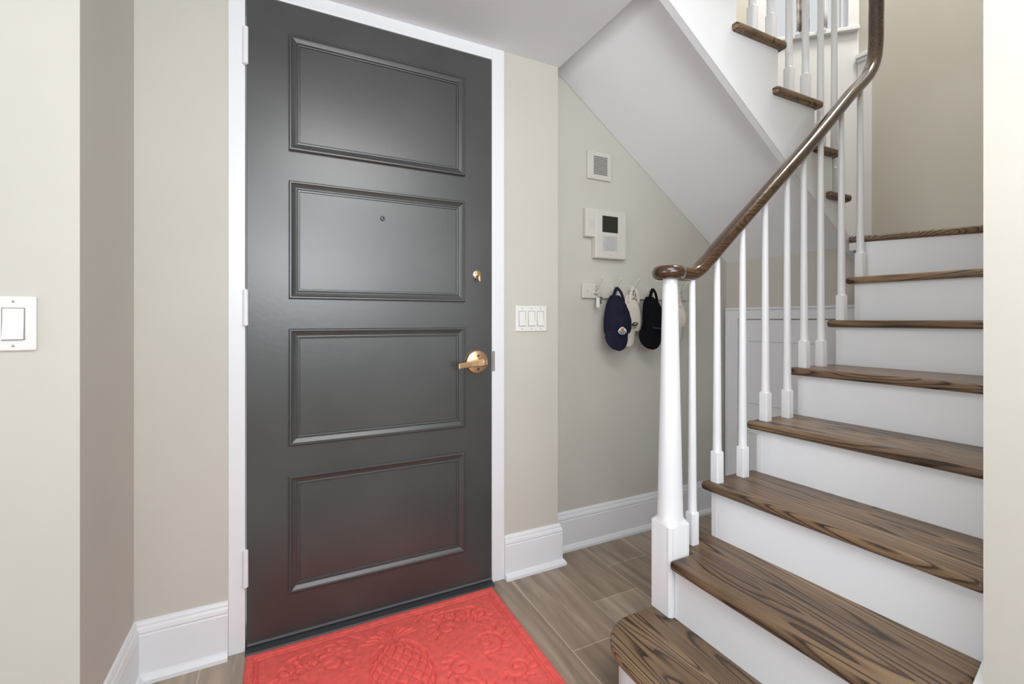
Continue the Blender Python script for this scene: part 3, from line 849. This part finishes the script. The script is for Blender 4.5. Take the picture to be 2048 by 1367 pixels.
# navy cap with a bell shaped patch
root, cpart, X, z, yb, vis = make_cap(1.495, 0.148, NAVY, 'navy blue baseball cap with a round embroidered patch on the second hook', 'straight', yb=CW-0.066)
px_, pz_ = 1.470, 1.075
py_ = yb-0.082
def flat(pts, y, th):
    return P([(x, y, zz) for x, zz in pts], (0, th, 0))
bell = []
for i in range(40):
    a = 2*PI*i/40; r = 0.0225*(1+0.0*math.cos(a))
    x = math.cos(a)*0.0255*(1-0.42*max(0, math.sin(a))**1.3); zz = math.sin(a)*0.020*(1.0 if math.sin(a) > 0 else 0.82)
    bell.append((px_+x, pz_+zz))
em = cpart('emblem', flat(bell, py_, 0.003), EMBW)
inner = [(px_+(x-px_)*0.86, pz_+(q-pz_)*0.86) for x, q in bell]
cpart('emblem_field', flat([p for p in inner if p[1] < pz_+0.002], py_-0.0006, 0.003), EMBB)
cpart('emblem_dome', flat([(px_+0.0105*math.cos(a), pz_+0.003+0.0115*math.sin(a)) for a in np.linspace(-0.5, PI+0.5, 22)], py_-0.0010, 0.003), EMBO)
bm = bmesh.new()
strokes(bm, [[(px_-.014, pz_-.003), (px_-.009, pz_-.007)], [(px_+.014, pz_-.003), (px_+.009, pz_-.007)], [(px_, pz_-.004), (px_-.002, pz_-.013)], [(px_-.005, pz_-.004), (px_-.008, pz_-.002)], [(px_+.004, pz_-.005), (px_+.007, pz_-.002)]], py_-0.0010, 0.0011)
cpart('emblem_stitching', bm, EMBW)
bm = bmesh.new(); strokes(bm, [[(1.5425, 1.085), (1.5405, 1.066), (1.5395, 1.058)]], yb-0.046, 0.0018); cpart('side_tag', bm, EMBW)
# cream cap behind, between navy and black
root, cpart, X, z, yb, vis = make_cap(1.634, 0.128, CREAM, 'cream baseball cap with brown embroidery partly hidden between the navy and black caps', 'straight', yb=CW-0.028, dep=0.42, wx=-0.018, zoff=0.012)
bm = bmesh.new()
strokes(bm, [[(1.612, 1.237), (1.622, 1.240), (1.634, 1.236), (1.642, 1.234)], [(1.624, 1.246), (1.632, 1.246)]], yb-0.026, 0.0018)
cpart('embroidery', bm, EMBK); bm = bmesh.new()
strokes(bm, [[(1.606, 1.086), (1.620, 1.088), (1.634, 1.092)]], yb-0.033, 0.0014)
cpart('embroidery', bm, EMBK)
cpart('emblem', flat([(1.622+0.018*math.cos(a), 1.107+0.010*math.sin(a)+0.18*0.018*math.cos(a)) for a in np.linspace(0, 2*PI, 24)[:-1]], yb-0.040, 0.008), EMBK)
bm = bmesh.new(); strokes(bm, [[(1.612, 1.104), (1.622, 1.110), (1.632, 1.110)], [(1.613, 1.109), (1.630, 1.114)]], yb-0.0405, 0.0009); cpart('emblem_stitching', bm, EMBW)
bm = bmesh.new()
for p, q in (((1.598, 1.280), (1.622, 1.280)), ((1.598, 1.266), (1.622, 1.266)), ((1.598, 1.280), (1.598, 1.266)), ((1.622, 1.280), (1.622, 1.266))): strokes(bm, [[p, q]], yb-0.018, 0.0017)
cpart('buckle', bm, STEEL)
# black cap
root, cpart, X, z, yb, vis = make_cap(1.732, 0.117, BLACK, 'black baseball cap with dark blue lettering hanging beside the newel post', 'lean', yb=CW-0.066, wx=-0.026)
bm = bmesh.new()
random.seed(11)
x = 1.672; q = 1.086
while x < 1.727:
    h = 0.0065 if x > 1.675 else 0.010
    strokes(bm, [[(x, q), (x+0.0015, q+h)], [(x, q+h*random.random()), (x+0.0045, q+h*random.random())]], yb-0.080, 0.0009)
    x += 0.0065; q -= 0.0006
strokes(bm, [[(1.662, 1.098), (1.670, 1.092), (1.672, 1.088)]], yb-0.080, 0.0010)
cpart('lettering', bm, EMBD)
# last cream cap, mostly behind the newel
root, cpart, X, z, yb, vis = make_cap(1.892, 0.142, CREAM, 'pale cream baseball cap mostly hidden behind the newel post', 'straight', yb=CW-0.048, dep=0.8, wx=0.025, zoff=0.030, vdx=-0.050)
bm = bmesh.new()
for p, q in (((1.812, 1.285), (1.842, 1.285)), ((1.812, 1.270), (1.842, 1.270)), ((1.812, 1.285), (1.812, 1.270)), ((1.842, 1.285), (1.842, 1.270))): strokes(bm, [[p, q]], yb-0.018, 0.0017)
cpart('buckle', bm, STEEL)
